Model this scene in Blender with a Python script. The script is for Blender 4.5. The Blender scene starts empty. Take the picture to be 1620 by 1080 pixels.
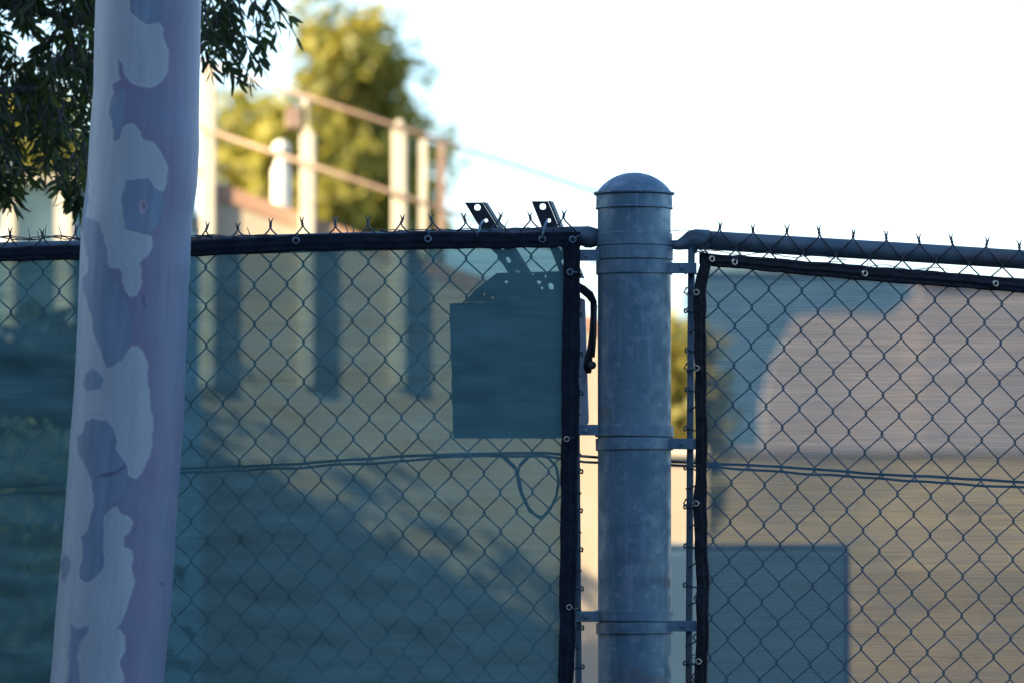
import bpy, bmesh, math, random
from mathutils import Vector, Matrix, noise
import numpy as np
R = math.radians
S = bpy.context.scene
COL = S.collection

# ------------------------------------------------------------------ camera
D = 12.0
CZ = 1.6
PITCH = math.atan(440 / 8775.0)
cam_d = bpy.data.cameras.new('camera')
cam = bpy.data.objects.new('camera', cam_d)
COL.objects.link(cam)
cam.location = (0, -D, CZ)
cam.rotation_euler = (R(90) + PITCH, 0, 0)
cam_d.lens = 195
cam_d.sensor_width = 36
cam_d.clip_end = 2000
cam_d.clip_start = 0.1
cam_d.dof.use_dof = True
cam_d.dof.focus_distance = 11.93
cam_d.dof.aperture_fstop = 5.0
S.camera = cam

# ------------------------------------------------------------------ world + sun
SUN = Vector((-0.8, -0.35, 0.42)).normalized()
w = bpy.data.worlds.new("World")
S.world = w
w.use_nodes = True
nt = w.node_tree
sky = nt.nodes.new('ShaderNodeTexSky')
sky.sky_type = 'NISHITA'
sky.sun_disc = False
sky.sun_elevation = math.asin(SUN.z)
sky.sun_rotation = math.atan2(SUN.x, SUN.y)
sky.air_density = 1.0
sky.dust_density = 1.0
sky.ozone_density = 3.5
bg = nt.nodes['Background']
nt.links.new(sky.outputs[0], bg.inputs[0])
bg.inputs[1].default_value = 0.12
sl = bpy.data.lights.new('sun', 'SUN')
sl.energy = 4.6
sl.angle = R(0.5)
sl.color = (1.0, 0.80, 0.52)
so = bpy.data.objects.new('sun', sl)
COL.objects.link(so)
so.rotation_euler = SUN.to_track_quat('Z', 'Y').to_euler()
S.view_settings.view_transform = 'Standard'
S.view_settings.look = 'None'
S.view_settings.gamma = 1
S.view_settings.exposure = 1.9

# ------------------------------------------------------------------ helpers
def P(px, py, Y=0.0):
    """photo pixel (1620x1080) -> world point on the vertical plane y=Y"""
    x = (px - 810) / 8775.0
    y = (540 - py) / 8775.0
    c, s = math.cos(PITCH), math.sin(PITCH)
    d = Vector((x, c - y * s, s + y * c))
    t = (Y + D) / d.y
    return Vector((0, -D, CZ)) + d * t

MM = D / 8775.0                          # metres per photo pixel on the fence plane

def lerp(a, b, t): return a + (b - a) * t

def interp(poly, x):
    """poly = [(x,y..)], piecewise linear"""
    if x <= poly[0][0]: return poly[0][1]
    for (x0, y0), (x1, y1) in zip(poly, poly[1:]):
        if x <= x1: return lerp(y0, y1, (x - x0) / (x1 - x0))
    return poly[-1][1]

class MB:
    def __init__(s): s.v = []; s.f = []
    def add(s, vs, fs):
        o = len(s.v); s.v += [tuple(v) for v in vs]; s.f += [tuple(i + o for i in f) for f in fs]; return s
    def box(s, a, b, rot=None, c=None):
        a, b = Vector(a), Vector(b)
        vs = [Vector((x, y, z)) for z in (a.z, b.z) for y in (a.y, b.y) for x in (a.x, b.x)]
        if rot is not None:
            c = Vector(c) if c is not None else (a + b) / 2
            vs = [c + rot @ (v - c) for v in vs]
        return s.add(vs, [(0, 2, 3, 1), (4, 5, 7, 6), (0, 1, 5, 4), (2, 6, 7, 3), (0, 4, 6, 2), (1, 3, 7, 5)])
    def tube(s, pts, r, n=8, cap=True):
        pts = [Vector(p) for p in pts]
        m = len(pts)
        rs = r if isinstance(r, (list, tuple)) else [r] * m
        vs = []; fs = []
        t0 = (pts[1] - pts[0]).normalized()
        u = t0.orthogonal().normalized()
        for i, p in enumerate(pts):
            t = (pts[min(i + 1, m - 1)] - pts[max(i - 1, 0)])
            t = t.normalized() if t.length > 1e-9 else t0
            u = (u - t * u.dot(t))
            u = u.normalized() if u.length > 1e-6 else t.orthogonal().normalized()
            w_ = t.cross(u)
            for k in range(n):
                a = 2 * math.pi * k / n
                vs.append(p + (u * math.cos(a) + w_ * math.sin(a)) * rs[i])
        for i in range(m - 1):
            for k in range(n):
                a = i * n + k; b = i * n + (k + 1) % n
                fs.append((a, b, b + n, a + n))
        if cap:
            fs.append(tuple(range(n - 1, -1, -1))); fs.append(tuple((m - 1) * n + k for k in range(n)))
        return s.add(vs, fs)
    def lathe(s, prof, c, n=64, axis=None):
        """prof = [(r,z)], around +Z at c"""
        c = Vector(c); vs = []; fs = []
        for (r, z) in prof:
            for k in range(n):
                a = 2 * math.pi * k / n
                p = Vector((r * math.cos(a), r * math.sin(a), z))
                if axis is not None: p = axis @ p
                vs.append(c + p)
        for i in range(len(prof) - 1):
            for k in range(n):
                a = i * n + k; b = i * n + (k + 1) % n
                fs.append((a, b, b + n, a + n))
        return s.add(vs, fs)
    def lathe_sharp(s, prof, c, n=96, axis=None):
        for p, q in zip(prof, prof[1:]): s.lathe([p, q], c, n, axis)
        return s
    def build(s, name, mat, parent=None, smooth=False, bevel=0):
        me = bpy.data.meshes.new(name)
        me.from_pydata(s.v, [], s.f); me.update()
        if smooth:
            me.polygons.foreach_set('use_smooth', [True] * len(me.polygons))
        o = bpy.data.objects.new(name, me)
        COL.objects.link(o)
        if mat: me.materials.append(mat)
        if parent is not None:
            bpy.context.view_layer.update() if False else None
            o.parent = parent
            o.matrix_parent_inverse = parent_inv(parent)
        if bevel:
            b = o.modifiers.new('bevel', 'BEVEL'); b.width = bevel; b.segments = 2; b.limit_method = 'ANGLE'
        return o

def world_of(o):
    m = o.matrix_basis.copy()
    if o.parent: m = world_of(o.parent) @ o.matrix_parent_inverse @ m
    return m
def parent_inv(p): return world_of(p).inverted()

def tag(o, label=None, cat=None, group=None, kind=None):
    if label: o['label'] = label
    if cat: o['category'] = cat
    if group: o['group'] = group
    if kind: o['kind'] = kind
    return o

def empty(name, loc, label, cat, group=None):
    o = bpy.data.objects.new(name, None); COL.objects.link(o)
    o.location = loc; o.empty_display_size = .1
    return tag(o, label, cat, group)

def plate(name, outline, holes, thick, mat, M, parent=None, bevel=0):
    """flat plate with real holes. outline/holes in 2-D (u,v); M maps (u,v,w) to the world."""
    cu = bpy.data.curves.new(name, 'CURVE'); cu.dimensions = '2D'; cu.fill_mode = 'BOTH'; cu.extrude = thick / 2
    def spl(pts):
        sp = cu.splines.new('POLY'); sp.points.add(len(pts) - 1)
        for p, q in zip(sp.points, pts): p.co = (q[0], q[1], 0, 1)
        sp.use_cyclic_u = True
    spl(outline)
    for (u, v, ru, rv, a) in holes:
        n = 14; ps = []
        for k in range(n):
            t = 2 * math.pi * k / n
            x, y = ru * math.copysign(abs(math.cos(t)) ** .8, math.cos(t)), rv * math.copysign(abs(math.sin(t)) ** .8, math.sin(t))
            ps.append((u + x * math.cos(a) - y * math.sin(a), v + x * math.sin(a) + y * math.cos(a)))
        spl(ps)
    tmp = bpy.data.objects.new('tmp', cu); COL.objects.link(tmp)
    dg = bpy.context.evaluated_depsgraph_get()
    me = bpy.data.meshes.new_from_object(tmp.evaluated_get(dg)); me.name = name
    bpy.data.objects.remove(tmp); bpy.data.curves.remove(cu)
    me.transform(M)
    me.materials.clear(); me.materials.append(mat)
    o = bpy.data.objects.new(name, me); COL.objects.link(o)
    if parent is not None:
        o.parent = parent; o.matrix_parent_inverse = parent_inv(parent)
    return o

# ------------------------------------------------------------------ materials
def mat(name, col, rough=.6, metal=0, var=None, scale=5, bump=0, bscale=40, stretch=(1, 1, 1), spec=.5, var2=None, scale2=1.0, sharp=(.35, .65)):
    m = bpy.data.materials.new(name); m.use_nodes = True
    t = m.node_tree; N = t.nodes; L = t.links
    b = N['Principled BSDF']
    b.inputs['Base Color'].default_value = (*col, 1)
    b.inputs['Roughness'].default_value = rough
    b.inputs['Metallic'].default_value = metal
    b.inputs['Specular IOR Level'].default_value = spec
    tc = N.new('ShaderNodeTexCoord'); mp = N.new('ShaderNodeMapping')
    mp.inputs['Scale'].default_value = stretch
    L.new(tc.outputs['Object'], mp.inputs[0])
    out = None
    if var is not None:
        n = N.new('ShaderNodeTexNoise'); n.inputs['Scale'].default_value = scale; n.inputs['Detail'].default_value = 6
        L.new(mp.outputs[0], n.inputs['Vector'])
        r = N.new('ShaderNodeMapRange'); r.inputs['From Min'].default_value = sharp[0]; r.inputs['From Max'].default_value = sharp[1]
        L.new(n.outputs[0], r.inputs[0])
        mx = N.new('ShaderNodeMix'); mx.data_type = 'RGBA'
        mx.inputs[6].default_value = (*col, 1); mx.inputs[7].default_value = (*var, 1)
        L.new(r.outputs[0], mx.inputs[0]); out = mx.outputs[2]
        if var2 is not None:
            n2 = N.new('ShaderNodeTexNoise'); n2.inputs['Scale'].default_value = scale2; n2.inputs['Detail'].default_value = 4
            L.new(mp.outputs[0], n2.inputs['Vector'])
            r2 = N.new('ShaderNodeMapRange'); r2.inputs['From Min'].default_value = .5; r2.inputs['From Max'].default_value = .68
            L.new(n2.outputs[0], r2.inputs[0])
            m2 = N.new('ShaderNodeMix'); m2.data_type = 'RGBA'
            L.new(r2.outputs[0], m2.inputs[0]); L.new(out, m2.inputs[6]); m2.inputs[7].default_value = (*var2, 1)
            out = m2.outputs[2]
        L.new(out, b.inputs['Base Color'])
    if bump:
        n = N.new('ShaderNodeTexNoise'); n.inputs['Scale'].default_value = bscale; n.inputs['Detail'].default_value = 5
        L.new(mp.outputs[0], n.inputs['Vector'])
        bp = N.new('ShaderNodeBump'); bp.inputs['Strength'].default_value = bump; bp.inputs['Distance'].default_value = .01
        L.new(n.outputs[0], bp.inputs['Height']); L.new(bp.outputs[0], b.inputs['Normal'])
    return m

def galv():
    """galvanised steel: grey zinc with small spangle flecks, run marks and a little rust"""
    m = bpy.data.materials.new('galvanised_steel'); m.use_nodes = True
    t = m.node_tree; N = t.nodes; L = t.links; b = N['Principled BSDF']
    b.inputs['Roughness'].default_value = .52; b.inputs['Metallic'].default_value = .35
    tc = N.new('ShaderNodeTexCoord')
    def noi(scale, st=(1, 1, 1), det=6, lo=.4, hi=.6):
        mp = N.new('ShaderNodeMapping'); mp.inputs['Scale'].default_value = st
        L.new(tc.outputs['Object'], mp.inputs[0])
        n = N.new('ShaderNodeTexNoise'); n.inputs['Scale'].default_value = scale; n.inputs['Detail'].default_value = det
        L.new(mp.outputs[0], n.inputs['Vector'])
        r = N.new('ShaderNodeMapRange'); r.inputs['From Min'].default_value = lo; r.inputs['From Max'].default_value = hi
        L.new(n.outputs[0], r.inputs[0]); return r.outputs[0]
    def mix(fac, a, c, k=1.0):
        x = N.new('ShaderNodeMix'); x.data_type = 'RGBA'
        if k != 1.0:
            mu = N.new('ShaderNodeMath'); mu.operation = 'MULTIPLY'; mu.inputs[1].default_value = k; L.new(fac, mu.inputs[0]); fac = mu.outputs[0]
        L.new(fac, x.inputs[0])
        if isinstance(a, tuple): x.inputs[6].default_value = (*a, 1)
        else: L.new(a, x.inputs[6])
        x.inputs[7].default_value = (*c, 1); return x.outputs[2]
    c = mix(noi(9, det=3), (.075, .15, .20), (.11, .19, .24))
    c = mix(noi(45, det=8, lo=.54, hi=.66), c, (.21, .28, .34), .5)
    c = mix(noi(120, det=4, lo=.58, hi=.68), c, (.05, .10, .14), .35)
    c = mix(noi(14, (6, 6, .35), 4, .56, .72), c, (.21, .26, .34), .5)
    c = mix(noi(5, (1, 1, 2.2), 5, .58, .72), c, (.085, .06, .05), .6)
    L.new(c, b.inputs['Base Color'])
    rr = N.new('ShaderNodeMapRange'); rr.inputs['To Min'].default_value = .42; rr.inputs['To Max'].default_value = .68
    L.new(noi(30, det=6, lo=.35, hi=.65), rr.inputs[0]); L.new(rr.outputs[0], b.inputs['Roughness'])
    bp = N.new('ShaderNodeBump'); bp.inputs['Strength'].default_value = .12; bp.inputs['Distance'].default_value = .003
    L.new(noi(70, det=6, lo=.3, hi=.7), bp.inputs['Height']); L.new(bp.outputs[0], b.inputs['Normal'])
    return m

def screen_mat(name, base, tint, lo, hi, sc=1.0, crease=.3):
    """knitted shade cloth: opaque threads with see-through gaps, denser and thinner in fine horizontal streaks"""
    m = bpy.data.materials.new(name); m.use_nodes = True
    t = m.node_tree; N = t.nodes; L = t.links
    N.remove(N['Principled BSDF']); out = N['Material Output']
    tc = N.new('ShaderNodeTexCoord')
    def noi(scale, st, det, lo_, hi_, a, b_, rot=0):
        mp = N.new('ShaderNodeMapping'); mp.inputs['Scale'].default_value = st; mp.inputs['Rotation'].default_value = (0, rot, 0)
        L.new(tc.outputs['Object'], mp.inputs[0])
        n = N.new('ShaderNodeTexNoise'); n.inputs['Scale'].default_value = scale; n.inputs['Detail'].default_value = det
        L.new(mp.outputs[0], n.inputs['Vector'])
        r = N.new('ShaderNodeMapRange'); r.inputs['From Min'].default_value = lo_; r.inputs['From Max'].default_value = hi_
        r.inputs['To Min'].default_value = a; r.inputs['To Max'].default_value = b_
        L.new(n.outputs[0], r.inputs[0]); return r.outputs[0]
    def add(x, y, op='ADD'):
        k = N.new('ShaderNodeMath'); k.operation = op; k.use_clamp = True; L.new(x, k.inputs[0]); L.new(y, k.inputs[1]); return k.outputs[0]
    streak = noi(60 * sc, (.12, 1, 6.5), 4, .32, .68, lo, hi, R(2.5))
    broad = noi(3.0, (1, 1, 1.6), 3, .3, .7, .86, 1.0)
    wave = noi(14, (.35, 1, 3.2), 2, .35, .65, .88, 1.0, R(3))
    fac = add(add(streak, broad, 'MULTIPLY'), wave, 'MULTIPLY')
    tr = N.new('ShaderNodeBsdfTransparent'); tr.inputs[0].default_value = (*tint, 1)
    df = N.new('ShaderNodeBsdfDiffuse')
    cm = N.new('ShaderNodeMix'); cm.data_type = 'RGBA'
    cm.inputs[6].default_value = (*[c * .93 for c in base], 1); cm.inputs[7].default_value = (*[c * 1.07 for c in base], 1)
    L.new(noi(25, (.3, 1, 4), 5, .35, .65, 0, 1), cm.inputs[0])
    L.new(cm.outputs[2], df.inputs[0])
    # creases and pulled folds
    mp = N.new('ShaderNodeMapping'); mp.inputs['Scale'].default_value = (1, 1, 1.5); mp.inputs['Rotation'].default_value = (0, R(-24), 0)
    L.new(tc.outputs['Object'], mp.inputs[0])
    n1 = N.new('ShaderNodeTexNoise'); n1.inputs['Scale'].default_value = 5.5; n1.inputs['Detail'].default_value = 5; n1.inputs['Roughness'].default_value = .6; n1.inputs['Distortion'].default_value = .8
    n1.noise_type = 'RIDGED_MULTIFRACTAL'
    L.new(mp.outputs[0], n1.inputs['Vector'])
    bp = N.new('ShaderNodeBump'); bp.inputs['Strength'].default_value = crease; bp.inputs['Distance'].default_value = .018
    L.new(n1.outputs[0], bp.inputs['Height']); L.new(bp.outputs[0], df.inputs['Normal'])
    mx = N.new('ShaderNodeMixShader')
    L.new(fac, mx.inputs[0]); L.new(df.outputs[0], mx.inputs[1]); L.new(tr.outputs[0], mx.inputs[2])
    L.new(mx.outputs[0], out.inputs[0])
    return m

M = {}
M['galv'] = galv()
M['rail'] = mat('rail_steel', (.05, .09, .12), .55, .2, (.085, .13, .165), 12, .1, 60, var2=(.07, .05, .04), scale2=4)
M['wire'] = mat('vinyl_wire', (.022, .045, .055), .6, 0, (.035, .06, .07), 60)
M['barb'] = mat('wire_end', (.10, .12, .14), .45, .5, (.05, .06, .07), 40)
M['hem'] = mat('hem_tape', (.006, .010, .018), .75, 0, (.012, .018, .03), 30, .4, 60, spec=.15)
M['hemr'] = mat('hem_tape_glossy', (.006, .008, .012), .5, 0, (.010, .014, .022), 30, .4, 60, spec=.2)
M['brass'] = mat('grommet_brass', (.62, .58, .46), .25, .9, (.4, .36, .26), 80)
M['zincg'] = mat('grommet_zinc', (.16, .22, .28), .4, .7, (.10, .14, .18), 80)
M['bright'] = mat('wire_bright', (.45, .5, .55), .35, .8)
M['screen'] = screen_mat('green_shade_cloth', (.10, .205, .208), (.36, .54, .60), .22, .29, 1.0, .16)
M['screenr'] = screen_mat('light_shade_cloth', (.08, .16, .20), (.82, .84, .80), .34, .48)
M['boxdark'] = mat('box_cloth', (.17, .22, .29), .8, 0, (.26, .33, .41), 9, .5, 22, stretch=(1, 1, 2))
M['boxpale'] = mat('box_side', (.85, .80, .88), .5, 0, (.75, .72, .82), 6)
M['iron'] = mat('black_iron', (.008, .010, .016), .55, 0, (.018, .022, .032), 25, spec=.3)
M['cable'] = mat('cable', (.02, .035, .04), .5)

# ------------------------------------------------------------------ far and near setting
def ground():
    m = mat('ground_asphalt', (.045, .047, .05), .9, 0, (.065, .065, .065), 1.2, .3, 8, var2=(.035, .035, .037), scale2=.3)
    b = MB(); b.add([(-500, -300, 0), (500, -300, 0), (500, 900, 0), (-500, 900, 0)], [(0, 1, 2, 3)])
    return tag(b.build('ground', m), kind='structure')
ground()

def building(name, x0, x1, y0, y1, h, wm, rm, label, cat='building', nwin=0, roof='flat', face='front'):
    e = empty(name, ((x0 + x1) / 2, y0, 0), label, cat)
    b = MB(); b.box((x0, y0, -.3), (x1, y1, h)); b.build('wall', wm, e)
    r = MB(); r.box((x0 - .12, y0 - .12, h), (x1 + .12, y1 + .12, h + .18)); r.build('roof', rm, e, bevel=.02)
    return e

cream = mat('cream_stucco', (.44, .36, .25), .85, 0, (.48, .40, .29), 2.5, .3, 30)
beige = mat('beige_stucco', (.31, .285, .29), .9, 0, (.27, .25, .26), .9, .3, 20, var2=(.27, .24, .25), scale2=.35)
tanw = mat('tan_block', (.30, .25, .15), .9, 0, (.25, .21, .14), 1.2, .3, 20, var2=(.19, .17, .12), scale2=.6)
teal = mat('teal_siding', (.20, .36, .42), .7, 0, (.25, .42, .47), 2)
roofm = mat('roof_felt', (.10, .09, .09), .9, 0, (.15, .13, .12), 3)
offw = mat('grey_block', (.10, .11, .12), .9, 0, (.13, .14, .15), 2, .3, 20)
creamp = mat('cream_paint', (.72, .64, .46), .5, 0, (.64, .56, .4), 6)
terra = mat('terracotta_trim', (.36, .20, .12), .7, 0, (.42, .25, .15), 5)
railp = mat('rail_paint', (.28, .18, .12), .5, 0, (.36, .25, .17), 5)
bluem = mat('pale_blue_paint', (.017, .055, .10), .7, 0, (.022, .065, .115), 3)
slate = mat('blue_grey_sheet', (.05, .12, .2), .6, 0, (.07, .15, .23), 3)

# tall unseen block added on the left to keep the sun off the fence
building('sun_blocker', -17, -8, -15, -0.3, 10.5, offw, roofm, 'tall grey block added out of view left of the fence to shade it')
building('sky_blocker', -40, 30, -34, -26, 9, offw, roofm, 'long grey block added out of view behind the camera to cut skylight')  # added behind the camera to darken the front of the fence
building('shed', -9.5, -4.6, 8.2, 14.6, 3.85, offw, roofm, 'low grey block added out of view to shade the stair wall', 'shed')  # unseen block added to cast the diagonal shade on the stair wall

YS = 15.0                                 # plane of the stair wall
def stairway():
    e = empty('stairway', (-1.5, YS, 0), 'blurred cream stairway with tan sloping edge, descending behind the left screen', 'stairway')
    pts = [(-500, 60), (320, 298), (500, 365), (935, 520), (985, 540)]
    top = [P(x, y, YS) for x, y in pts]
    b = MB(); vs = []; fs = []
    for p in top:
        vs += [(p.x, YS, -.3), (p.x, YS, p.z), (p.x, YS + 1.3, -.3), (p.x, YS + 1.3, p.z)]
    n = len(top)
    for i in range(n - 1):
        a = i * 4; c = a + 4
        fs += [(a, c, c + 1, a + 1), (a + 2, a + 3, c + 3, c + 2), (a + 1, c + 1, c + 3, a + 3)]
    fs += [(0, 1, 3, 2), ((n - 1) * 4, (n - 1) * 4 + 2, (n - 1) * 4 + 3, (n - 1) * 4 + 1)]
    # the section left of x=-1.7 m stays open so the building behind shows
    b = MB(); b.add(vs[4:], [tuple(i - 4 for i in f) for f in fs if min(f) >= 4] + [(0, 1, 3, 2)])
    b.build('wall', cream, e)
    t = MB()
    for p, q in zip(top[1:], top[2:]):
        d = (q - p); L_ = d.length; ang = math.atan2(d.z, d.x)
        rot = Matrix.Rotation(-ang, 3, 'Y'); c = (p + q) / 2
        t.box((c.x - L_ / 2, YS - .018, c.z - .02), (c.x + L_ / 2, YS + 1.37, c.z + .055), rot, c)
    t.build('edge_trim', terra, e)
    for (a, c, r) in (((300, 92), (985, 318), .0095), ((300, 197), (985, 428), .011)):
        h = MB(); h.tube([P(*a, YS - .075), P(*c, YS - .075)], r, 10); h.build('handrail', railp, e, True)
    for (x, y0) in ((330, 108), (487, 212), (632, 200)):
        p = P(x, y0, YS - .03)
        b = MB(); wd = .036
        b.box((p.x - wd, YS - .058, P(0, 612, YS).z), (p.x + wd, YS - .004, p.z)); b.box((p.x - wd * .5, YS - .045, p.z), (p.x + wd * .5, YS - .02, p.z + .03))
        b.build('post', creamp, e, bevel=.008)
    for (x, y0, y1) in ((668, 222, 420), (697, 226, 430)):
        p = P(x, y0, YS + .9); b = MB(); b.box((p.x - .016, YS + .88, P(x, y1, YS + .9).z), (p.x + .022, YS + .93, p.z)); b.build('post', railp if x > 690 else creamp, e)
    b = MB(); c = P(487, 160, YS - .03)
    b.lathe([(.001, .03), (.02, .022), (.029, 0), (.02, -.022), (.007, -.032), (.007, P(0, 214, YS).z - c.z)], c, 16); b.build('finial', creamp, e, True)
    b = MB(); b.box(P(452, 203, YS - .05), P(478, 172, YS + .02)); b.build('junction_box', railp, e, bevel=.008)
    return e
stairway()

def lamp():
    c = P(445, 236, YS + .5)
    e = empty('globe_lamp', (c.x, c.y, 0), 'white globe lamp on thick white column between stair posts', 'lamp')
    wm = mat('lamp_white', (.85, .78, .6), .5)
    b = MB(); b.lathe([(.001, .045), (.026, .038), (.043, .016), (.045, 0), (.038, -.024), (.02, -.042), (.001, -.045)], c, 20); b.build('globe', wm, e, True)
    z1 = P(445, 258, YS + .5).z
    b = MB(); b.lathe([(.001, z1 + .02), (.025, z1 + .02), (.03, z1), (.047, z1 - .04), (.047, .0)], (c.x, c.y, 0), 20); b.build('column', wm, e, True)
lamp()

def crown(name, blobs, n, size, mats, parent, seed, clump=.25, ratio=.5):
    """leafy crown: n small leaf faces gathered in clumps through ellipsoid volumes"""
    rnd = random.Random(seed)
    tot = sum(b[3] * b[4] * b[5] for b in blobs) ** 1
    for mi, m in enumerate(mats):
        mb = MB(); vs = []; fs = []
        for (cx, cy, cz, rx, ry, rz) in blobs:
            k = int(n * (rx * ry * rz) / tot / len(mats))
            nc = max(6, k // 26)
            for _ in range(nc):
                while True:
                    p = Vector((rnd.uniform(-1, 1), rnd.uniform(-1, 1), rnd.uniform(-1, 1)))
                    if p.length < 1 and p.length > .35 * rnd.random(): break
                cc = Vector((cx + p.x * rx, cy + p.y * ry, cz + p.z * rz))
                for _ in range(k // nc):
                    q = cc + Vector((rnd.gauss(0, clump), rnd.gauss(0, clump), rnd.gauss(0, clump * .7)))
                    a = Vector((rnd.gauss(0, 1), rnd.gauss(0, 1), rnd.gauss(0, 1))).normalized()
                    b_ = a.orthogonal().normalized(); b_ = (b_ * math.cos(rnd.random() * 6) + a.cross(b_) * math.sin(rnd.random() * 6)).normalized()
                    s = size * rnd.uniform(.6, 1.4); o = len(vs)
                    vs += [q - a * s, q - b_ * s * ratio, q + a * s, q + b_ * s * ratio]
                    fs.append((o, o + 1, o + 2, o + 3))
        mb.add(vs, fs); mb.build(name, m, parent)

def leafm(name, col, tr=.3):
    m = mat(name, col, .6, 0, tuple(c * .6 for c in col), 1.5)
    t = m.node_tree; b = t.nodes['Principled BSDF']; out = t.nodes['Material Output']
    tl = t.nodes.new('ShaderNodeBsdfTranslucent'); tl.inputs[0].default_value = (*[min(1, c * 1.3) for c in col], 1)
    mx = t.nodes.new('ShaderNodeMixShader'); mx.inputs[0].default_value = tr
    t.links.new(b.outputs[0], mx.inputs[1]); t.links.new(tl.outputs[0], mx.inputs[2]); t.links.new(mx.outputs[0], out.inputs[0])
    return m
bark = mat('bark', (.12, .09, .07), .9, 0, (.2, .15, .11), 6, .6, 20)

def bgtree(name, label, px, pys, Y, blobs, n, size, mats, seed, clump):
    base = P(px, 980, Y)
    e = empty(name, (base.x, Y, 0), label, 'tree')
    B = []
    for (x, y, rx, rz) in blobs:
        c = P(x, y, Y); k = (Y + D) / 8775.0
        B.append((c.x, Y + random.Random(int(x)).uniform(-.4, .4), c.z, rx * k, rx * k * .9, rz * k))
    t = MB()
    top = P(px + 10, pys, Y)
    t.tube([(base.x, Y, -.1), (base.x + .05, Y, top.z * .5), (top.x, Y, top.z)], [.2, .14, .04], 10); t.build('trunk', bark, e, True)
    for i, (x, y, z, rx, ry, rz) in enumerate(B[:6]):
        br = MB(); br.tube([(base.x, Y, z - rz - .4), (x, y, z)], [.05, .015], 6); br.build('branch', bark, e, True)
    crown('crown', B, n, size, mats, e, seed, clump)
    return e
ygreen = leafm('leaf_yellow_green', (.42, .37, .06), .4)
dgreen = leafm('leaf_mid_green', (.22, .22, .04), .35)
bgtree('conifer_tree', 'tall blurred yellow-green tree rising behind the cream stair posts', 560, 60, 55,
       [(590, 55, 34, 50), (600, 130, 52, 60), (565, 200, 72, 62), (612, 200, 50, 70), (545, 290, 85, 70), (630, 290, 60, 80), (497, 20, 22, 70), (505, 110, 36, 60),
        (385, 165, 38, 26), (355, 240, 36, 50), (470, 330, 90, 50), (600, 360, 90, 70), (560, 500, 140, 110), (655, 165, 20, 22), (688, 240, 26, 34), (420, 260, 50, 50), (545, 110, 50, 70), (440, 210, 50, 40), (400, 330, 60, 60), (470, 250, 50, 60)], 20000, .10, [ygreen, ygreen, dgreen], 3, .15)
bgtree('broadleaf_tree', 'blurred ochre tree glimpsed through the dark hanging leaves at the far left', 20, 150, 50,
       [(-60, 230, 90, 70), (40, 190, 80, 60), (100, 230, 60, 60), (20, 260, 110, 80), (-160, 260, 90, 110)], 4200, .09, [ygreen, dgreen], 6, .15)
bgtree('broadleaf_tree', 'small blurred ochre tree seen through the gap right of the post', 1050, 600, 34,
       [(1070, 600, 56, 90), (1040, 660, 50, 90), (1075, 680, 62, 80), (1060, 760, 70, 90)], 9000, .07, [leafm('leaf_ochre', (.44, .38, .09), .4)], 5, .10)

# boundary wall behind the right screen + beige building
e = empty('boundary_wall', (5, 15.5, 0), 'low blurred tan wall with pale left end behind the right screen', 'wall')
a = P(1010, 722, 15)
b = MB(); b.box((P(992, 0, 15).x, 14.9, -.2), (P(1118, 0, 15).x, 15.2, a.z)); b.build('end_wall', cream, e)
b = MB(); b.box((P(1118, 0, 15).x + .002, 14.9, -.2), (12, 15.2, P(0, 905, 15).z)); b.build('wall', tanw, e)
b = MB(); b.box((P(992, 0, 15).x, 14.86, a.z + .001), (P(1118, 0, 15).x - .002, 15.24, a.z + .05)); b.build('coping', creamp, e)

e = empty('block_wall', (P(1300, 0, 44).x, 44, 0), 'long blurred olive-tan wall filling the lower half behind the right screen', 'wall')
b = MB(); b.box((P(1100, 0, 44).x, 44, -.2), (26, 44.4, P(0, 716, 44).z)); b.build('wall', tanw, e)
b = MB(); b.box((P(1100, 0, 44).x - .03, 43.95, P(0, 716, 44).z + .002), (26.03, 44.45, P(0, 708, 44).z)); b.build('coping', beige, e)
e = empty('stucco_building', (P(1400, 0, 60).x, 60, 0), 'blurred pinkish beige building behind the right screen', 'building')
b = MB(); x0 = P(1215, 0, 60).x; z0 = P(0, 500, 60).z; z1 = P(0, 452, 60).z; xm = P(1450, 0, 60).x
pl = [P(x, y, 60) for x, y in ((1208, 640), (1225, 570), (1262, 500), (1330, 492), (1400, 500), (1440, 472), (1450, 470))]
n = len(pl); vs = [(p.x, yy, zz) for p in pl for yy in (60, 61) for zz in (-.2, p.z)]
fs = [(0, 1, 3, 2), (n * 4 - 4, n * 4 - 2, n * 4 - 1, n * 4 - 3)]
for i in range(n - 1):
    a = i * 4; fs += [(a, a + 4, a + 5, a + 1), (a + 2, a + 3, a + 7, a + 6), (a + 1, a + 5, a + 7, a + 3)]
b.add(vs, fs); b.build('wall', beige, e)
b = MB(); b.box((xm + .003, 59.7, -.2), (34, 60.5, z1)); b.build('wall', beige, e)
b = MB(); b.box((xm - .05, 59.6, z1), (34.1, 60.6, z1 + .05)); b.build('roof', beige, e)
for i in range(5):
    wx = P(1640 + i * 210, 0, 59.7).x
    f = MB(); f.box((wx, 59.66, 3.1), (wx + 1.0, 59.69, 4.6)); fr = f.build('window', roofm, e)

e = empty('metal_shed', (P(1180, 0, 85).x, 85, 0), 'blurred blue-grey metal shed behind the top left corner of the right screen', 'shed')
b = MB(); xa, xb = P(1108, 0, 85).x, P(1470, 0, 85).x
b.box((xa, 85, -.2), (xb, 95, P(0, 432, 85).z)); b.build('wall', slate, e)
b = MB(); b.box((xa - .05, 84.9, P(0, 432, 85).z + .002), (xb + .05, 95.1, P(0, 426, 85).z)); b.build('roof', slate, e)

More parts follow.
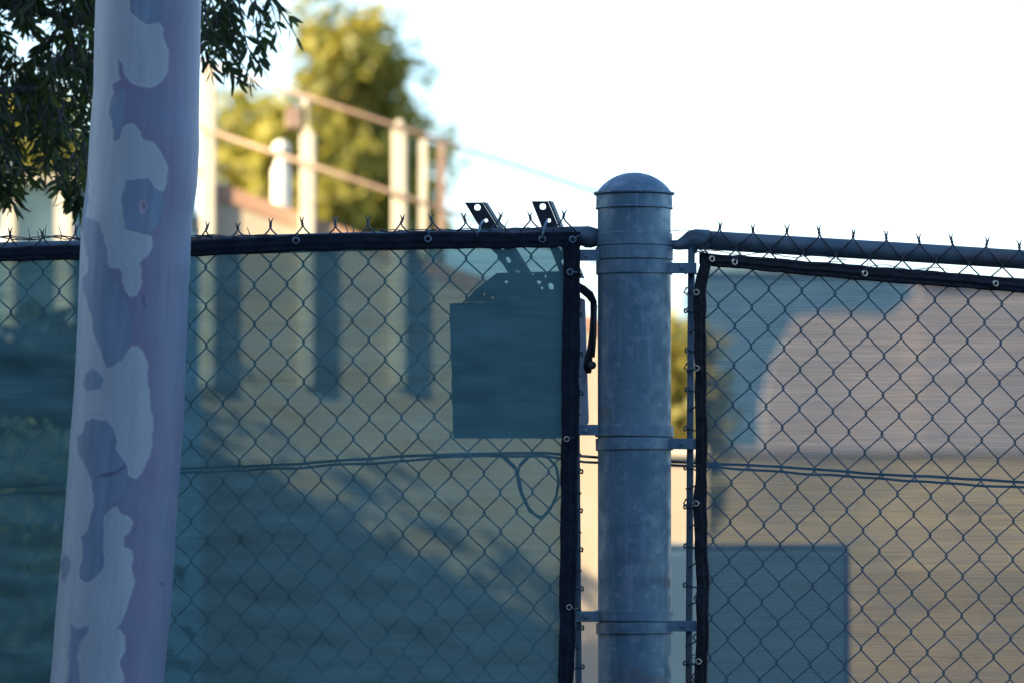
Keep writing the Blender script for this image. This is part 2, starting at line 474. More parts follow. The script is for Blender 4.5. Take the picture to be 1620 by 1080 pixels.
e = empty('container', (P(1200, 0, 9).x, 9, 0), 'blurred pale blue box container standing behind the lower right screen', 'container')
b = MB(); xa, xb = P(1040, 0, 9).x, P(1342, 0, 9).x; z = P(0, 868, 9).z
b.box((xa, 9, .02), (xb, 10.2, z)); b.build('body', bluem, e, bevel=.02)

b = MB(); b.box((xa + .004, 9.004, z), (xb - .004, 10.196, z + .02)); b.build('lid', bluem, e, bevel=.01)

# teal building + cream column at the far left
e = empty('sided_building', (P(0, 0, 24).x, 24, 0), 'blurred teal building with cream corner beneath the hanging leaves at left', 'building')
b = MB(); b.box((-9, 24, -.2), (P(250, 0, 24).x, 30, P(0, 292, 24).z)); b.build('wall', teal, e)
b = MB(); x = P(108, 0, 24).x; b.box((x - .06, 23.8, -.1), (x + .04, 23.99, P(0, 306, 24).z)); b.build('corner_post', creamp, e)
b = MB(); x = P(20, 0, 24).x; b.box((x - .04, 23.8, -.1), (x + .03, 23.99, P(0, 316, 24).z)); b.build('corner_post', creamp, e)
b = MB(); b.box((-9.1, 23.75, P(0, 292, 24).z + .002), (P(250, 0, 24).x + .1, 30.1, P(0, 284, 24).z)); b.build('roof', creamp, e)

def hedge(name, label, Y, px0, px1, py, n, size, mats, seed, clump=.08):
    e = empty(name, (P((px0 + px1) / 2, 980, Y).x, Y, 0), label, 'bush')
    k = (Y + D) / 8775.0; rnd = random.Random(seed); B = []
    ztop = P(0, py, Y).z
    x = P(px0, 0, Y).x; x1 = P(px1, 0, Y).x
    nx = max(2, int((x1 - x) / .35))
    for i in range(nx):
        cx = lerp(x, x1, (i + .5) / nx)
        z = ztop * rnd.uniform(.86, 1.0)
        for j in range(3):
            B.append((cx + rnd.uniform(-.1, .1), Y + rnd.uniform(-.15, .25), z * (j + .5) / 3, .3, .35, z / 4.2))
    t = MB()
    for i in range(nx):
        cx = lerp(x, x1, (i + .5) / nx); t.tube([(cx, Y, -.05), (cx + .05, Y + .05, ztop * .7)], [.03, .01], 6)
    t.build('stem', bark, e, True)
    crown('foliage', B, n, size, mats, e, seed, clump)
def shadow_leaves():  # leaf clumps added out of view so the wall shadow gets a soft edge
    e = empty('shadow_leaves', (-4.5, 11, 0), 'leaves added out of view on the low block to soften its shadow edge', 'shade caster')
    B = [(-4.62 + .08 * math.sin(i * 2.1), 8.3 + i * .55, 3.95 + .12 * math.sin(i * 1.7), .32, .5, .42) for i in range(12)]
    t = MB()
    for i in range(0, 12, 3): t.tube([(-4.48, B[i][1], 0), (-4.46, B[i][1] + .1, 2.2), (-4.5, B[i][1], 3.9)], [.03, .02, .01], 6)
    t.build('stem', bark, e, True)
    crown('foliage', B, 2600, .05, [dgreen], e, 21, .14)
shadow_leaves()
dk = leafm('leaf_dark', (.06, .085, .035), .2)
ol = leafm('leaf_olive', (.42, .42, .14), .3)
hedge('hedge', 'dark blurred hedge behind the left screen, left of the patchy trunk', 11, -420, 190, 408, 24000, .06, [dk], 8, .1)
hedge('shrub', 'olive blurred shrub low behind the left screen at the picture edge', 6.2, -190, 100, 600, 9000, .035, [ol], 9, .06)

# ------------------------------------------------------------------ the steel post
post_c = P(1003.5, 540, 0); PX = post_c.x
def Zp(py, Y=-.08): return P(0, py, Y).z
post = empty('steel_post', (PX, 0, 0), 'thick galvanised steel post with domed cap between the two screens', 'post')
r0 = 58 * MM
b = MB(); b.lathe([(r0, -.3), (r0, Zp(312))], (PX, 0, 0), 96); b.build('pipe', M['galv'], post, True)
# cap: skirt + flange + dome
zf = Zp(303); zt = P(0, 274, 0).z; R1 = r0 + .0035
cap = [(R1, Zp(327)), (R1 + .0012, Zp(327) + .001), (R1 + .0012, Zp(325)), (R1, Zp(324)), (R1 - .0005, zf - .004), (r0 + .0085, zf - .0005), (r0 + .0085, zf + .003), (r0 + .001, zf + .0048)]
hh = zt - zf - .004
for i in range(1, 13):
    a = i / 12 * math.pi / 2
    b0 = R(58); a = i / 12 * b0
    cap.append(((r0 + .001) * math.sin(b0 - a) / math.sin(b0) + .0001, zf + .0048 + hh * (math.cos(b0 - a) - math.cos(b0)) / (1 - math.cos(b0))))
b = MB(); b.lathe_sharp(cap[:8], (PX, 0, 0), 120); b.lathe(cap[7:], (PX, 0, 0), 120); b.build('cap', M['galv'], post, True)
def band(y0, y1, dr, lean=0.0):
    b = MB(); z1, z0 = Zp(y0), Zp(y1)
    ra = r0 + dr
    prof = [(r0 - .001, z0), (ra - .0006, z0), (ra, z0 + .0008), (ra, z1 - .0008), (ra - .0006, z1), (r0 - .001, z1)]
    rot = Matrix.Rotation(lean, 3, 'Y')
    c = Vector((PX, 0, (z0 + z1) / 2))
    b.lathe_sharp([(r, z - c.z) for r, z in prof], c, 120, rot)
    return b.build('band', M['galv'], post, True)
band(366, 386, .003); band(388, 408, .0048); band(410, 431, .0036)
band(671, 689, .0058, R(.6)); band(691, 710, .0046, R(-.5)); band(965, 982, .0056, R(.5)); band(984, 1002, .0044, R(-.8))
def strap(x0, x1, y0, y1, dy=0, Yp=-.030):
    a, c = P(x0, y1, Yp), P(x1, y0, Yp)
    b = MB(); b.box((a.x, Yp - .003, a.z), (c.x, Yp + .003, c.z)); b.box((a.x, Yp + .012, a.z + .001), (c.x, Yp + .018, c.z - .001))
    if dy:
        rot = Matrix.Rotation(dy, 3, 'Y'); cc = Vector(((a.x + c.x) / 2, Yp, (a.z + c.z) / 2))
        b.v = [tuple(cc + rot @ (Vector(v) - cc)) for v in b.v]
    return b.build('strap', M['galv'], post, bevel=.001)
strap(908, 952, 395, 413); strap(1055, 1102, 416, 433); strap(908, 952, 671, 688); strap(1055, 1102, 693, 710, R(1)); strap(908, 952, 966, 983); strap(1055, 1102, 981, 998)
# bolts through the straps
for (x, y) in ((927, 404), (1079, 424), (927, 680), (1079, 702), (927, 974), (1079, 989)):
    c = P(x, y, -.036); b = MB(); ax = Matrix.Rotation(R(90), 3, 'X')
    b.lathe([(.0001, .004), (.004, .004), (.0048, .001), (.0048, -.004)], c, 6, ax); 
    if y in (404, 680, 974) and False: pass
    b.build('bolt', M['galv'], post)

# ------------------------------------------------------------------ chain link fabric
def fabric(name, o, a, bv, xlim, top_row, nrows, parent, cut_right=None, cut_left=None):
    """zig-zag woven wires; o = pixel of one node, a = diamond width vector, bv = diamond height vector"""
    rnd = random.Random(7)
    rw = .0017
    Yw = -.026
    mb = MB(); tw = MB()
    k0 = math.floor((xlim[0] - o[0]) / (a[0] / 2)); k1 = math.ceil((xlim[1] - o[0]) / (a[0] / 2))
    def node(i, j):     # i half widths, j half heights
        wob = noise.noise(Vector((i * .21, j * .17, 3.1))) * 1.3
        wob2 = noise.noise(Vector((i * .19, j * .23, 9.4))) * 1.3
        return (o[0] + a[0] / 2 * i + bv[0] / 2 * j + wob, o[1] + a[1] / 2 * i + bv[1] / 2 * j + wob2)
    for k in range(k0, k1):
        pts = []
        j0 = top_row
        for j in range(j0, nrows):
            side = (j + k) % 2
            # node exists at (i,j) when i+j even
            i = k if (k + j) % 2 == 0 else k + 1
            x, y = node(i, j)
            hook = 1.5 if i == k + 1 else -1.5
            yy = Yw + (rw * .9 if i == k else -rw * .9)
            p = P(x + hook, y, yy)
            up = P(x + hook * .3, y - 2.6, yy + (-rw if i == k else rw) * .3); dn = P(x + hook * .3, y + 2.6, yy + (-rw if i == k else rw) * .3)
            pts += [up, p, dn]
        mb.tube(pts, rw, 6)
        # twisted selvage at the top where wire k and k+1 meet
        i = k + 1
        if (i + j0) % 2 == 1:   # wires k and k+1 both rise to a node at row j0-1
            x, y = node(i, j0 - 1)
            y += 5.5 + rnd.uniform(-2, 2); L_ = rnd.uniform(7, 12); lean = rnd.uniform(-4, 4)
            for s in (-1, 1):
                q = [P(*node(i + s, j0), Yw)]
                q.append(P(x + s * 3, y + 3, Yw))
                for t in range(7):
                    ph = t * 1.15 + (0 if s > 0 else math.pi)
                    q.append(P(x + math.cos(ph) * 1.4 + lean * t / 6, y - L_ * t / 6, Yw + math.sin(ph) * .0016))
                dx = s * rnd.uniform(2.8, 5)
                q.append(P(x + lean + dx * .5, y - L_ - 3, Yw)); q.append(P(x + lean + dx, y - L_ - rnd.uniform(5, 7), Yw - .002))
                tw.tube(q, [rw * 1.15] * (len(q) - 2) + [rw * .85, rw * .6], 5)
    mb.build('wire_mesh', M['wire'], parent, True)
    tw.build('barbed_ends', M['barb'], parent, True)

fl = empty('chain_link_fence', (-1, 0, 0), 'chain link fence panel with twisted wire ends, left of the steel post', 'fence', 'chain link fence panels')
fabric('l', (711.8, 441), (51.5, -1.7), (.4, 61.7), (-1500, 892), -2, 56, fl)
fr = empty('chain_link_fence', (1.3, 0, 0), 'chain link fence panel with bare sloping top rail, right of the steel post', 'fence', 'chain link fence panels')
fabric('r', (1163.3, 454.1), (52.65, 3.45), (-1.35, 61.85), (1112, 3100), -2, 56, fr)

# top rails
def railpts(x0, y0, x1, y1, n=12, seed=1, amp=.4):
    return [P(lerp(x0, x1, t / n), lerp(y0, y1, t / n) + amp * math.sin(t * 1.7 + seed), 0.002) for t in range(n + 1)]
rr = 15.2 * MM
b = MB(); b.tube(railpts(-1500, 440, 926, 373), rr, 20); b.build('top_rail', M['rail'], fl, True)
b = MB(); b.tube(railpts(1108, 379.5, 3100, 503), rr, 20); b.build('top_rail', M['rail'], fr, True)
# rail end cups
def cup(pts, rs, parent, n=20):
    b = MB(); b.tube(pts, rs, n); return b.build('rail_end', M['rail'], parent, True, 0)
cup([P(950, 376, 0), P(936, 376, 0), P(928, 375, 0), P(922, 374, 0), P(905, 374, 0)], [.017, .023, .024, .0215, .0215], fl)
b = MB(); b.box(P(931, 392, -.012), P(950, 386, .012)); 
cup([P(1056, 387, -.01), P(1072, 388, -.008), P(1082, 385, -.003), P(1092, 381, 0), P(1100, 379, 0), P(1122, 380, 0)], [.009, .011, .015, .021, .0225, .0225], fr)
cup([P(1098, 364.5, -.002), P(1098, 380, -.002), P(1096, 400, -.004)], [.010, .016, .0085], fr)
# tension / frame bars
b = MB(); q0, q1 = P(909, 376, -.012), P(915, 1080, -.012)
b.tube([q0, P(912, 700, -.012), q1, Vector((q1.x, -.012, .02))], .0075, 10); b.build('tension_bar', M['rail'], fl, True)
b = MB(); q1 = P(1090, 1080, -.010)
b.tube([P(1094, 384, -.006), P(1092, 700, -.010), q1, Vector((q1.x, -.010, .02))], .0078, 12); b.build('tension_bar', M['rail'], fr, True)
# fabric end loops wound on the bars
rnd = random.Random(4)
def loops(xc, parent, side, y0):
    for j in range(22):
        b = MB()
        y = y0 + j * 30.9; 
        if j % 2: 
            pts = [(side * 16, -6, -.03), (side * 8, -2, -.026), (-side * 1, 2, -.02), (-side * 5, 3, -.006), (-side * 2, 6, .008)]
        else:
            pts = [(side * 14, 5, -.028), (side * 6, 3, -.024), (-side * 3, 0, -.018), (-side * 6.5, -2, -.002), (-side * 2, -7, .008)]
        jx = rnd.uniform(-1, 1)
        b.tube([P(xc(y) + dx + jx, y + dy + rnd.uniform(-1, 1), yy) for dx, dy, yy in pts], .0018, 6)
        if j % 2 == 0:   # knuckled wire end
            b.tube([P(xc(y) - side * 8 + jx, y - 3, -.012), P(xc(y) - side * 9 + jx, y, -.016), P(xc(y) - side * 8 + jx, y + 3.5, -.02), P(xc(y) - side * 5, y + 2, -.024)], .0019, 6)
        b.build('edge_tie', M['wire'], parent, True)
loops(lambda y: 1092.5 - (y - 400) * .003, fr, 1, 430)
loops(lambda y: 911 + (y - 400) * .006, fl, -1, 436)
# loose tie wires twisted along the top of the left fence
def wavy(x0, x1, y0, y1, amp, seed, r=.0014, Y=-.03):
    rn = random.Random(seed); n = int((x1 - x0) / 7); ph = rn.random() * 6
    return [P(lerp(x0, x1, t / n), lerp(y0, y1, t / n) + amp * math.sin(t * .55 + ph) + rn.uniform(-.7, .7), Y + .003 * math.cos(t * .55 + ph)) for t in range(n + 1)]
b = MB()
for s in range(3): b.tube(wavy(-300, 560, 378 + s, 373 + s * .5, 2.6, 20 + s), .0013, 5)
for s in range(2): b.tube(wavy(600, 900, 366, 361, 1.6, 30 + s), .0012, 5)
for (x, y) in ((46, 375), (63, 376), (96, 373), (312, 372), (395, 372), (548, 367), (560, 366), (800, 361), (70, 372), (655, 362)):
    b.tube([P(x, y + 8, -.03), P(x + rnd.uniform(-2, 2), y, -.03), P(x + rnd.uniform(-5, 5), y - rnd.uniform(9, 16), -.031)], [.0013, .0013, .0008], 5)
b.build('tie_wires', M['barb'], fl, True)
b = MB()
b.tube([P(1058, 366, -.03), P(1085, 364, -.03), P(1110, 371, -.028), P(1140, 374, -.026)], .0009, 5)
b.tube(wavy(1100, 1340, 398, 409, 2.6, 41), .0010, 5); b.tube(wavy(1150, 1500, 408, 428, 3.2, 42), .0009, 5)
b.build('tie_wires', M['barb'], fr, True)

# ------------------------------------------------------------------ privacy screens
def cloth(name, x0, x1, y0, y1, nx, ny, mtl, parent, seed, topf=None, leftf=None, rightf=None, amp=.004, Y=-.040):
    vs = []; fs = []
    for j in range(ny + 1):
        v = j / ny
        for i in range(nx + 1):
            u = i / nx
            y = lerp(y0, y1, v)
            xa = leftf(y) if leftf else x0; xb = rightf(y) if rightf else x1
            x = lerp(xa, xb, u)
            yt = topf(x) if topf else y0
            y = lerp(yt, y1, v)
            n = noise.noise(Vector((x * .010 + y * .003, y * .022, seed))) * amp + noise.noise(Vector((x * .02 - y * .02, y * .05 + x * .006, seed + 5))) * amp * .55
            n += (abs(noise.noise(Vector((x * .006, y * .028 + x * .004, seed + 9)))) ** .7 - .35) * amp * -1.1
            n += noise.noise(Vector((x * .05, y * .12 + x * .02, seed + 14))) * amp * .22
            e_ = min(1, min(u, 1 - u, v) * 12 + .1)
            p = P(x, y, min(Y + n * e_, -.0315))
            vs.append(p)
    for j in range(ny):
        for i in range(nx):
            a = j * (nx + 1) + i; fs.append((a, a + 1, a + nx + 2, a + nx + 1))
    b = MB(); b.add(vs, fs); return b.build(name, mtl, parent, True)

def ribbon(name, ctr, width, mtl, parent, horizontal, Y=-.046, th=.005, seed=0, step=5):
    """folded hem: rounded band following centre-line pixels. ctr=[(s,c)], width=[(s,w)]"""
    s0, s1 = ctr[0][0], ctr[-1][0]; n = int((s1 - s0) / step); vs = []; fs = []
    prof = [(-.5, .6), (-.46, .1), (-.34, -.25), (-.2, .25), (-.05, -.55), (.12, -.3), (.26, .3), (.38, -.5), (.47, .0), (.5, .6), (.3, 1.0), (-.3, 1.0)]
    m = len(prof)
    for i in range(n + 1):
        s = lerp(s0, s1, i / n); c = interp(ctr, s); wd = interp(width, s)
        c += noise.noise(Vector((s * .02, seed, 0))) * 1.6 + noise.noise(Vector((s * .07, seed, 4))) * .6
        wd *= 1 + noise.noise(Vector((s * .03, seed, 7))) * .10
        bow = noise.noise(Vector((s * .015, seed, 11))) * .003
        for (u, d) in prof:
            uu = c + wd * u
            lump = noise.noise(Vector((s * .06, u * 3, seed + 3))) * .0014
            vs.append(P(s, uu, Y + d * th + lump + bow) if horizontal else P(uu, s, Y + d * th + lump + bow))
    for i in range(n):
        for k in range(m):
            a = i * m + k; b_ = i * m + (k + 1) % m
            fs.append((a, b_, b_ + m, a + m))
    fs.append(tuple(range(m))); fs.append(tuple(n * m + k for k in range(m)))
    b = MB(); b.add(vs, fs); return b.build(name, mtl, parent, True)

def grommet(x, y, mtl, parent, r=5.6, tilt=0, Y=-.051, label=None):
    c = P(x, y, Y); b = MB()
    ax = Matrix.Rotation(R(90), 3, 'X') @ Matrix.Rotation(tilt, 3, 'Y')
    ro = r * MM; ri = ro * .48
    prof = [(ri, -.003), (ri * 1.03, .001), (ri * 1.15, .0022), ((ri + ro) / 2, .0028), (ro * .95, .0016), (ro, -.001), (ro, -.003)]
    b.lathe(prof, c, 20, ax); o = b.build('grommet', mtl, parent, True)
    return o

sl_ = empty('privacy_screen', (-1, -.04, 0), 'dark teal shade cloth screen with black hem tied to the left fence', 'privacy screen', 'privacy screens')
sr_ = empty('privacy_screen', (1.3, -.04, 0), 'paler shade cloth screen with sagging black hem tied to the right fence', 'privacy screen', 'privacy screens')
topL = [(-1500, 432), (-300, 408), (0, 402), (125, 399.5), (300, 394), (420, 387), (470, 384.5), (560, 382.5), (700, 381), (900, 379), (918, 379)]
wL = [(-1500, 23), (0, 23), (300, 25), (470, 26), (900, 25)]
cloth('fabric', -1500, 900, 400, 2100, 260, 190, M['screen'], sl_, 1.5, topf=lambda x: interp(topL, x), amp=.009)
ribbon('hem', topL, wL, M['hem'], sl_, True, seed=1.3)
vL = [(368, 906), (430, 905), (600, 902.5), (700, 901.5), (900, 899), (1000, 897.5), (1080, 895), (1700, 890)]
ribbon('hem', vL, [(368, 25), (450, 27), (700, 28), (1080, 25)], M['hem'], sl_, False, Y=-.050, seed=2.7)
topR = [(1106, 408), (1120, 411), (1160, 415), (1216, 419), (1367, 432.5), (1500, 443), (1600, 450.5), (1700, 458), (3100, 560)]
wR = [(1106, 20), (1216, 22), (1367, 24), (1600, 22.5), (3000, 23)]
vR = [(402, 1118), (420, 1116), (440, 1111), (463, 1106), (500, 1107), (581, 1108.5), (640, 1109), (700, 1110.5), (760, 1109), (796, 1106.5), (850, 1109), (900, 1111), (980, 1112), (1046, 1109.5), (1080, 1109), (1300, 1110), (1700, 1108)]
lf = lambda y: interp(vR, y)
cloth('fabric', 1110, 3100, 410, 2200, 230, 190, M['screenr'], sr_, 4.5, topf=lambda x: interp(topR, x), leftf=lf, amp=.004)
ribbon('hem', topR, wR, M['hemr'], sr_, True, seed=4.1)
ribbon('hem', vR, [(402, 18), (470, 20), (600, 18.5), (750, 18), (796, 22), (1046, 19), (1080, 21)], M['hemr'], sr_, False, Y=-.050, seed=5.2)
# grommets + ties
for (x, y, m_) in ((468, 381, 'zincg'), (677, 378.5, 'zincg'), (858, 379, 'zincg'), (906, 379.5, 'zincg'), (902, 431, 'zincg'), (896.5, 694, 'brass'), (900.5, 960, 'brass'), (258, 391, 'zincg')):
    grommet(x, y, M[m_], sl_, 6.2 if m_ == 'zincg' else 5.2, Y=-.054)
for (x, y) in ((1126, 410), (1162, 415), (1368, 433), (1575, 449), (1101.5, 463), (1102, 582), (1101, 796), (1105, 1046)):
    grommet(x, y, M['brass'], sr_, 5.6, tilt=0 if x < 1110 else .5, Y=-.054)
def tie(pts, parent, r=.0012, m_='barb', Y=-.057):
    b = MB(); b.tube([P(x, y, Y + dy) for x, y, dy in pts], r, 6); b.build('tie_wire', M[m_], parent, True)
tie([(858, 379, 0), (859, 370, -.001), (861, 362, .0), (864, 352, .012), (866, 348, .03)], sl_, .0026, 'zincg')
tie([(754, 377, .004), (757, 366, 0), (760, 356, .01), (764, 349, .03)], sl_, .0026, 'zincg')
tie([(906, 379, 0), (914, 374, 0), (922, 370, .02)], sl_, .0013, 'zincg')
tie([(902, 431, 0), (912, 431, 0), (918, 432, .03)], sl_, .0016, 'zincg')
tie([(468, 381, 0), (470, 372, 0), (474, 364, .02)], sl_)
tie([(677, 378, 0), (679, 368, 0), (683, 362, .02)], sl_)
tie([(900, 960, 0), (907, 963, 0), (914, 962, .02)], sl_)
tie([(896, 694, 0), (905, 692, 0), (914, 690, .02)], sl_)
for (x, y) in ((1101.5, 463), (1102, 582), (1101, 796), (1105, 1046)):
    tie([(x, y, 0), (x - 6, y + 2, 0), (x - 13, y + 3, .02), (x - 20, y, .03), (x - 15, y - 7, .04), (x - 6, y - 12, .03)], sr_, .0011)
    tie([(x + 1, y - 3, 0), (x - 6, y - 5, 0), (x - 16, y - 8, .02), (x - 19, y - 2, .03), (x - 14, y + 6, .035)], sr_, .0010)
tie([(1126, 410, 0), (1119, 400, 0), (1108, 396, .02), (1098, 402, .03)], sr_, .001)
tie([(1162, 415, 0), (1168, 403, 0), (1176, 396, .03)], sr_, .001)
tie([(1368, 433, 0), (1372, 420, 0), (1380, 408, .03)], sr_, .001)

# ------------------------------------------------------------------ box with slotted brackets hanging behind the fence
YB = .07
def pxm(Y): return (Y + D) / 8775.0
box = empty('equipment_box', (P(800, 0, YB).x, YB + .1, P(0, 690, YB).z), 'cloth-wrapped dark box on black slotted brackets behind the left screen', 'equipment box')
nx, ny = 46, 46; vs = []; fs = []
def bc(u, v, back=0):
    x = lerp(lerp(711, 717, v), lerp(905, 905, v), u); y = lerp(lerp(480, 473, u), 690, v)
    return x, y
for j in range(ny + 1):
    for i in range(nx + 1):
        u, v = i / nx, j / ny; x, y = bc(u, v)
        e_ = min(1, min(u, 1 - u, v, 1 - v) * 8)
        dn = noise.noise(Vector((x * .022, y * .045 + x * .01, 2))) * .016 + noise.noise(Vector((x * .05, y * .09 - x * .03, 7))) * .010
        dn += .010 * math.exp(-((x - 776) / 3.0) ** 2) - .006 * math.exp(-((x - 784) / 5.0) ** 2)
        x += noise.noise(Vector((y * .05, 3, 1))) * 1.5 if u in (0, 1) else 0; y += noise.noise(Vector((x * .04, 5, 1))) * 1.5 if v in (0, 1) else 0
        vs.append(P(x, y, YB - dn * e_))
for j in range(ny):
    for i in range(nx):
        a = j * (nx + 1) + i; fs.append((a, a + 1, a + nx + 2, a + nx + 1))
# side walls of the wrapped housing
n0 = len(vs); ring = [i for i in range(nx + 1)] + [(j + 1) * (nx + 1) - 1 for j in range(1, ny + 1)] + [ny * (nx + 1) + i for i in range(nx - 1, -1, -1)] + [j * (nx + 1) for j in range(ny - 1, 0, -1)]
for r_ in ring:
    v = vs[r_]; vs.append(Vector((v.x, v.y + .13, v.z)))
m_ = len(ring)
for k in range(m_): fs.append((ring[k], ring[(k + 1) % m_], n0 + (k + 1) % m_, n0 + k))
fs.append(tuple(n0 + k for k in range(m_)))
b = MB(); b.add(vs, fs); hb = b.build('housing', M['boxdark'], box, True)
b = MB(); b.box(P(773, 686, YB - .022), P(777.5, 482, YB - .018)); b.build('fold_light', M['boxpale'], hb)  # pale strip painted as light on the cloth fold
b = MB()
q = [P(904, 466, YB + .02), P(926, 474, YB + .02), P(932, 668, YB + .02), P(906, 676, YB + .02)]
b.add([v for v in q] + [v + Vector((0, .10, 0)) for v in q], [(0, 1, 2, 3), (7, 6, 5, 4), (0, 4, 5, 1), (1, 5, 6, 2), (2, 6, 7, 3), (3, 7, 4, 0)]); b.build('side_panel', M['boxpale'], box, bevel=.003)

def pxplate(name, outline, holes, Y, th, mtl, parent):
    """outline and holes given in pixels on plane Y"""
    k = pxm(Y)
    o2 = [((x - 810) * k, (540 - y) * k) for x, y in outline]
    h2 = [((x - 810) * k, (540 - y) * k, rx * k, ry * k, a) for x, y, rx, ry, a in holes]
    base = P(810, 540, Y)
    Mx = Matrix.Translation(base) @ Matrix.Rotation(R(90), 4, 'X')
    return plate(name, o2, h2, th, mtl, Mx, parent)
sa = R(-28)
for (dx, xt, yt, xb, yb) in ((0, 750, 320, 846, 476), (1, 855, 318, 903, 440)):
    ux, uy = (xb - xt), (yb - yt); L_ = math.hypot(ux, uy); ang = math.atan2(-(uy), ux)
    hs = []
    W = 15 if dx == 0 else 14
    n_ = int(L_ / 24)
    for i in range(n_):
        t = (8 + i * (L_ - 12) / n_) / L_
        cx, cy = xt + ux * t, yt + uy * t
        if i == 0: hs.append((cx + 1, cy + 1, 5, 5, 0))
        else: hs.append((cx + (2 if i % 2 else -1), cy + 1, 5.2 if i != 1 else 3.2, 3.0, ang))
    br = pxplate('bracket', [(xt - W, yt), (xt + W - 2, yt), (xb + W, yb), (xb - W, yb)], hs, YB - .02, .005, M['iron'], box)
    # second leg of the angle iron, running back from the right edge
    b = MB(); k0_ = YB - .0175
    a0, a1 = P(xt + W - 2, yt, k0_), P(xb + W, yb, k0_)
    o_ = Vector((.028, .03, 0)) * (.35)
    b.add([a0, a1, a1 + Vector((.008, .030, 0)), a0 + Vector((.008, .030, 0)), a0 + Vector((.004, 0, 0)), a1 + Vector((.004, 0, 0)), a1 + Vector((.012, .030, 0)), a0 + Vector((.012, .030, 0))],
          [(0, 1, 2, 3), (7, 6, 5, 4), (0, 4, 5, 1), (3, 2, 6, 7), (0, 3, 7, 4), (1, 5, 6, 2)])
    f_ = b.build('flange', M['iron'], br)
pxplate('mounting_plate', [(736, 478), (752, 458), (786, 432), (893, 429), (900, 468), (900, 478)],
        [(801, 446, 3, 2, 0), (852, 447, 5, 3, 0), (857, 456, 2.5, 2.5, 0), (864, 437, 2, 3, 0), (872, 453, 4, 5.5, .4), (838, 458, 3, 5, -.5), (824, 462, 2, 2, 0), (842, 434, 2.5, 1.5, 0), (766, 466, 2, 2, 0), (779, 471, 2, 2.5, 0)],
        YB - .010, .004, M['iron'], box)
b = MB(); b.box(P(798, 475, YB - .022), P(892, 469, YB - .0125)); b.build('gap_light', M['boxpale'], box)  # bright gap above the box painted as a pale bar
# J-shaped handle on the right of the box
b = MB()
hp = [(912, 452), (922, 458), (933, 467), (939, 478), (939, 500), (937, 530), (934, 552), (931, 566), (930, 580), (931, 590)]
k = []
for i, (x, y) in enumerate(hp):
    p = P(x, y, YB - .03); k.append(p)
b.tube(k, [.0085, .0095, .0095, .0075, .007, .007, .007, .009, .010, .006], 8); hd = b.build('handle', M['iron'], box, True)
b = MB(); b.tube([P(942, 483, YB - .034), P(941, 530, YB - .034), P(939, 565, YB - .034)], [.004, .004, .003], 6); b.build('edge_rod', M['rail'], hd, True)
b = MB(); c = P(937, 577, YB - .045); b.lathe([(.0001, .004), (.0075, .003), (.009, 0), (.009, -.008)], c, 10, Matrix.Rotation(R(90), 3, 'X')); b.build('knob', M['rail'], hd, True)

# ------------------------------------------------------------------ cables
def cable(name, pts, r, label, Y=.004, amp=1.2, seed=0, group='thin black cables strung along the fence'):
    q = []
    for (x0, y0), (x1, y1) in zip(pts, pts[1:]):
        n = max(2, int(math.hypot(x1 - x0, y1 - y0) / 12))
        for t in range(n): 
            x = lerp(x0, x1, t / n); y = lerp(y0, y1, t / n)
            q.append(P(x, y + amp * noise.noise(Vector((x * .02, y * .02, seed))), Y if abs(x - 1003) > 110 else lerp(Y, .10, min(1, (110 - abs(x - 1003)) / 45))))
    q.append(P(*pts[-1], Y))
    b = MB(); b.tube(q, r, 8); o = b.build(name, M['cable'], None, True)
    return tag(o, label, 'cable', group)
cable('cable', [(-1500, 830), (100, 765), (290, 740), (420, 736), (480, 733), (620, 722), (720, 718), (800, 716), (860, 716), (925, 721), (1000, 727), (1085, 730), (1130, 733), (1240, 738), (1400, 750), (1500, 755), (1620, 762), (3100, 830)], .0031, 'black cable strung behind both fences, upper one of the pair', Y=-.018, seed=1)
cable('cable', [(-1500, 842), (100, 778), (290, 747), (400, 743), (480, 738), (620, 730), (720, 722), (800, 720), (860, 720), (925, 730), (1000, 733), (1085, 736), (1130, 739), (1240, 746), (1400, 757), (1500, 764), (1620, 770), (3100, 842)], .0028, 'black cable strung behind both fences, lower one of the pair', Y=-.012, amp=2.2, seed=2)
lp = [(782, 718), (800, 724), (815, 738), (822, 758), (826, 780), (836, 802), (848, 815), (858, 817), (870, 805), (880, 785), (884, 760), (880, 738), (868, 724), (850, 717), (834, 722), (822, 735), (818, 755), (824, 780), (838, 808), (856, 820)]
cable('cable_loop', lp, .0029, 'spare loop of black cable drooping under the box near the black hem', Y=-.016, amp=1, group='thin black cables strung along the fence')
b = MB()
for t in range(3): b.tube([P(1124 + t * 5, 728, -.024), P(1128 + t * 4, 745, -.024)], .0018, 6)
b.tube([P(1118, 731, -.026), P(1130, 741, -.028), P(1140, 733, -.026)], .002, 6)
tag(b.build('cable_tie', M['cable'], None, True), 'black twist of wire binding both cables beside the right hem', 'cable tie')

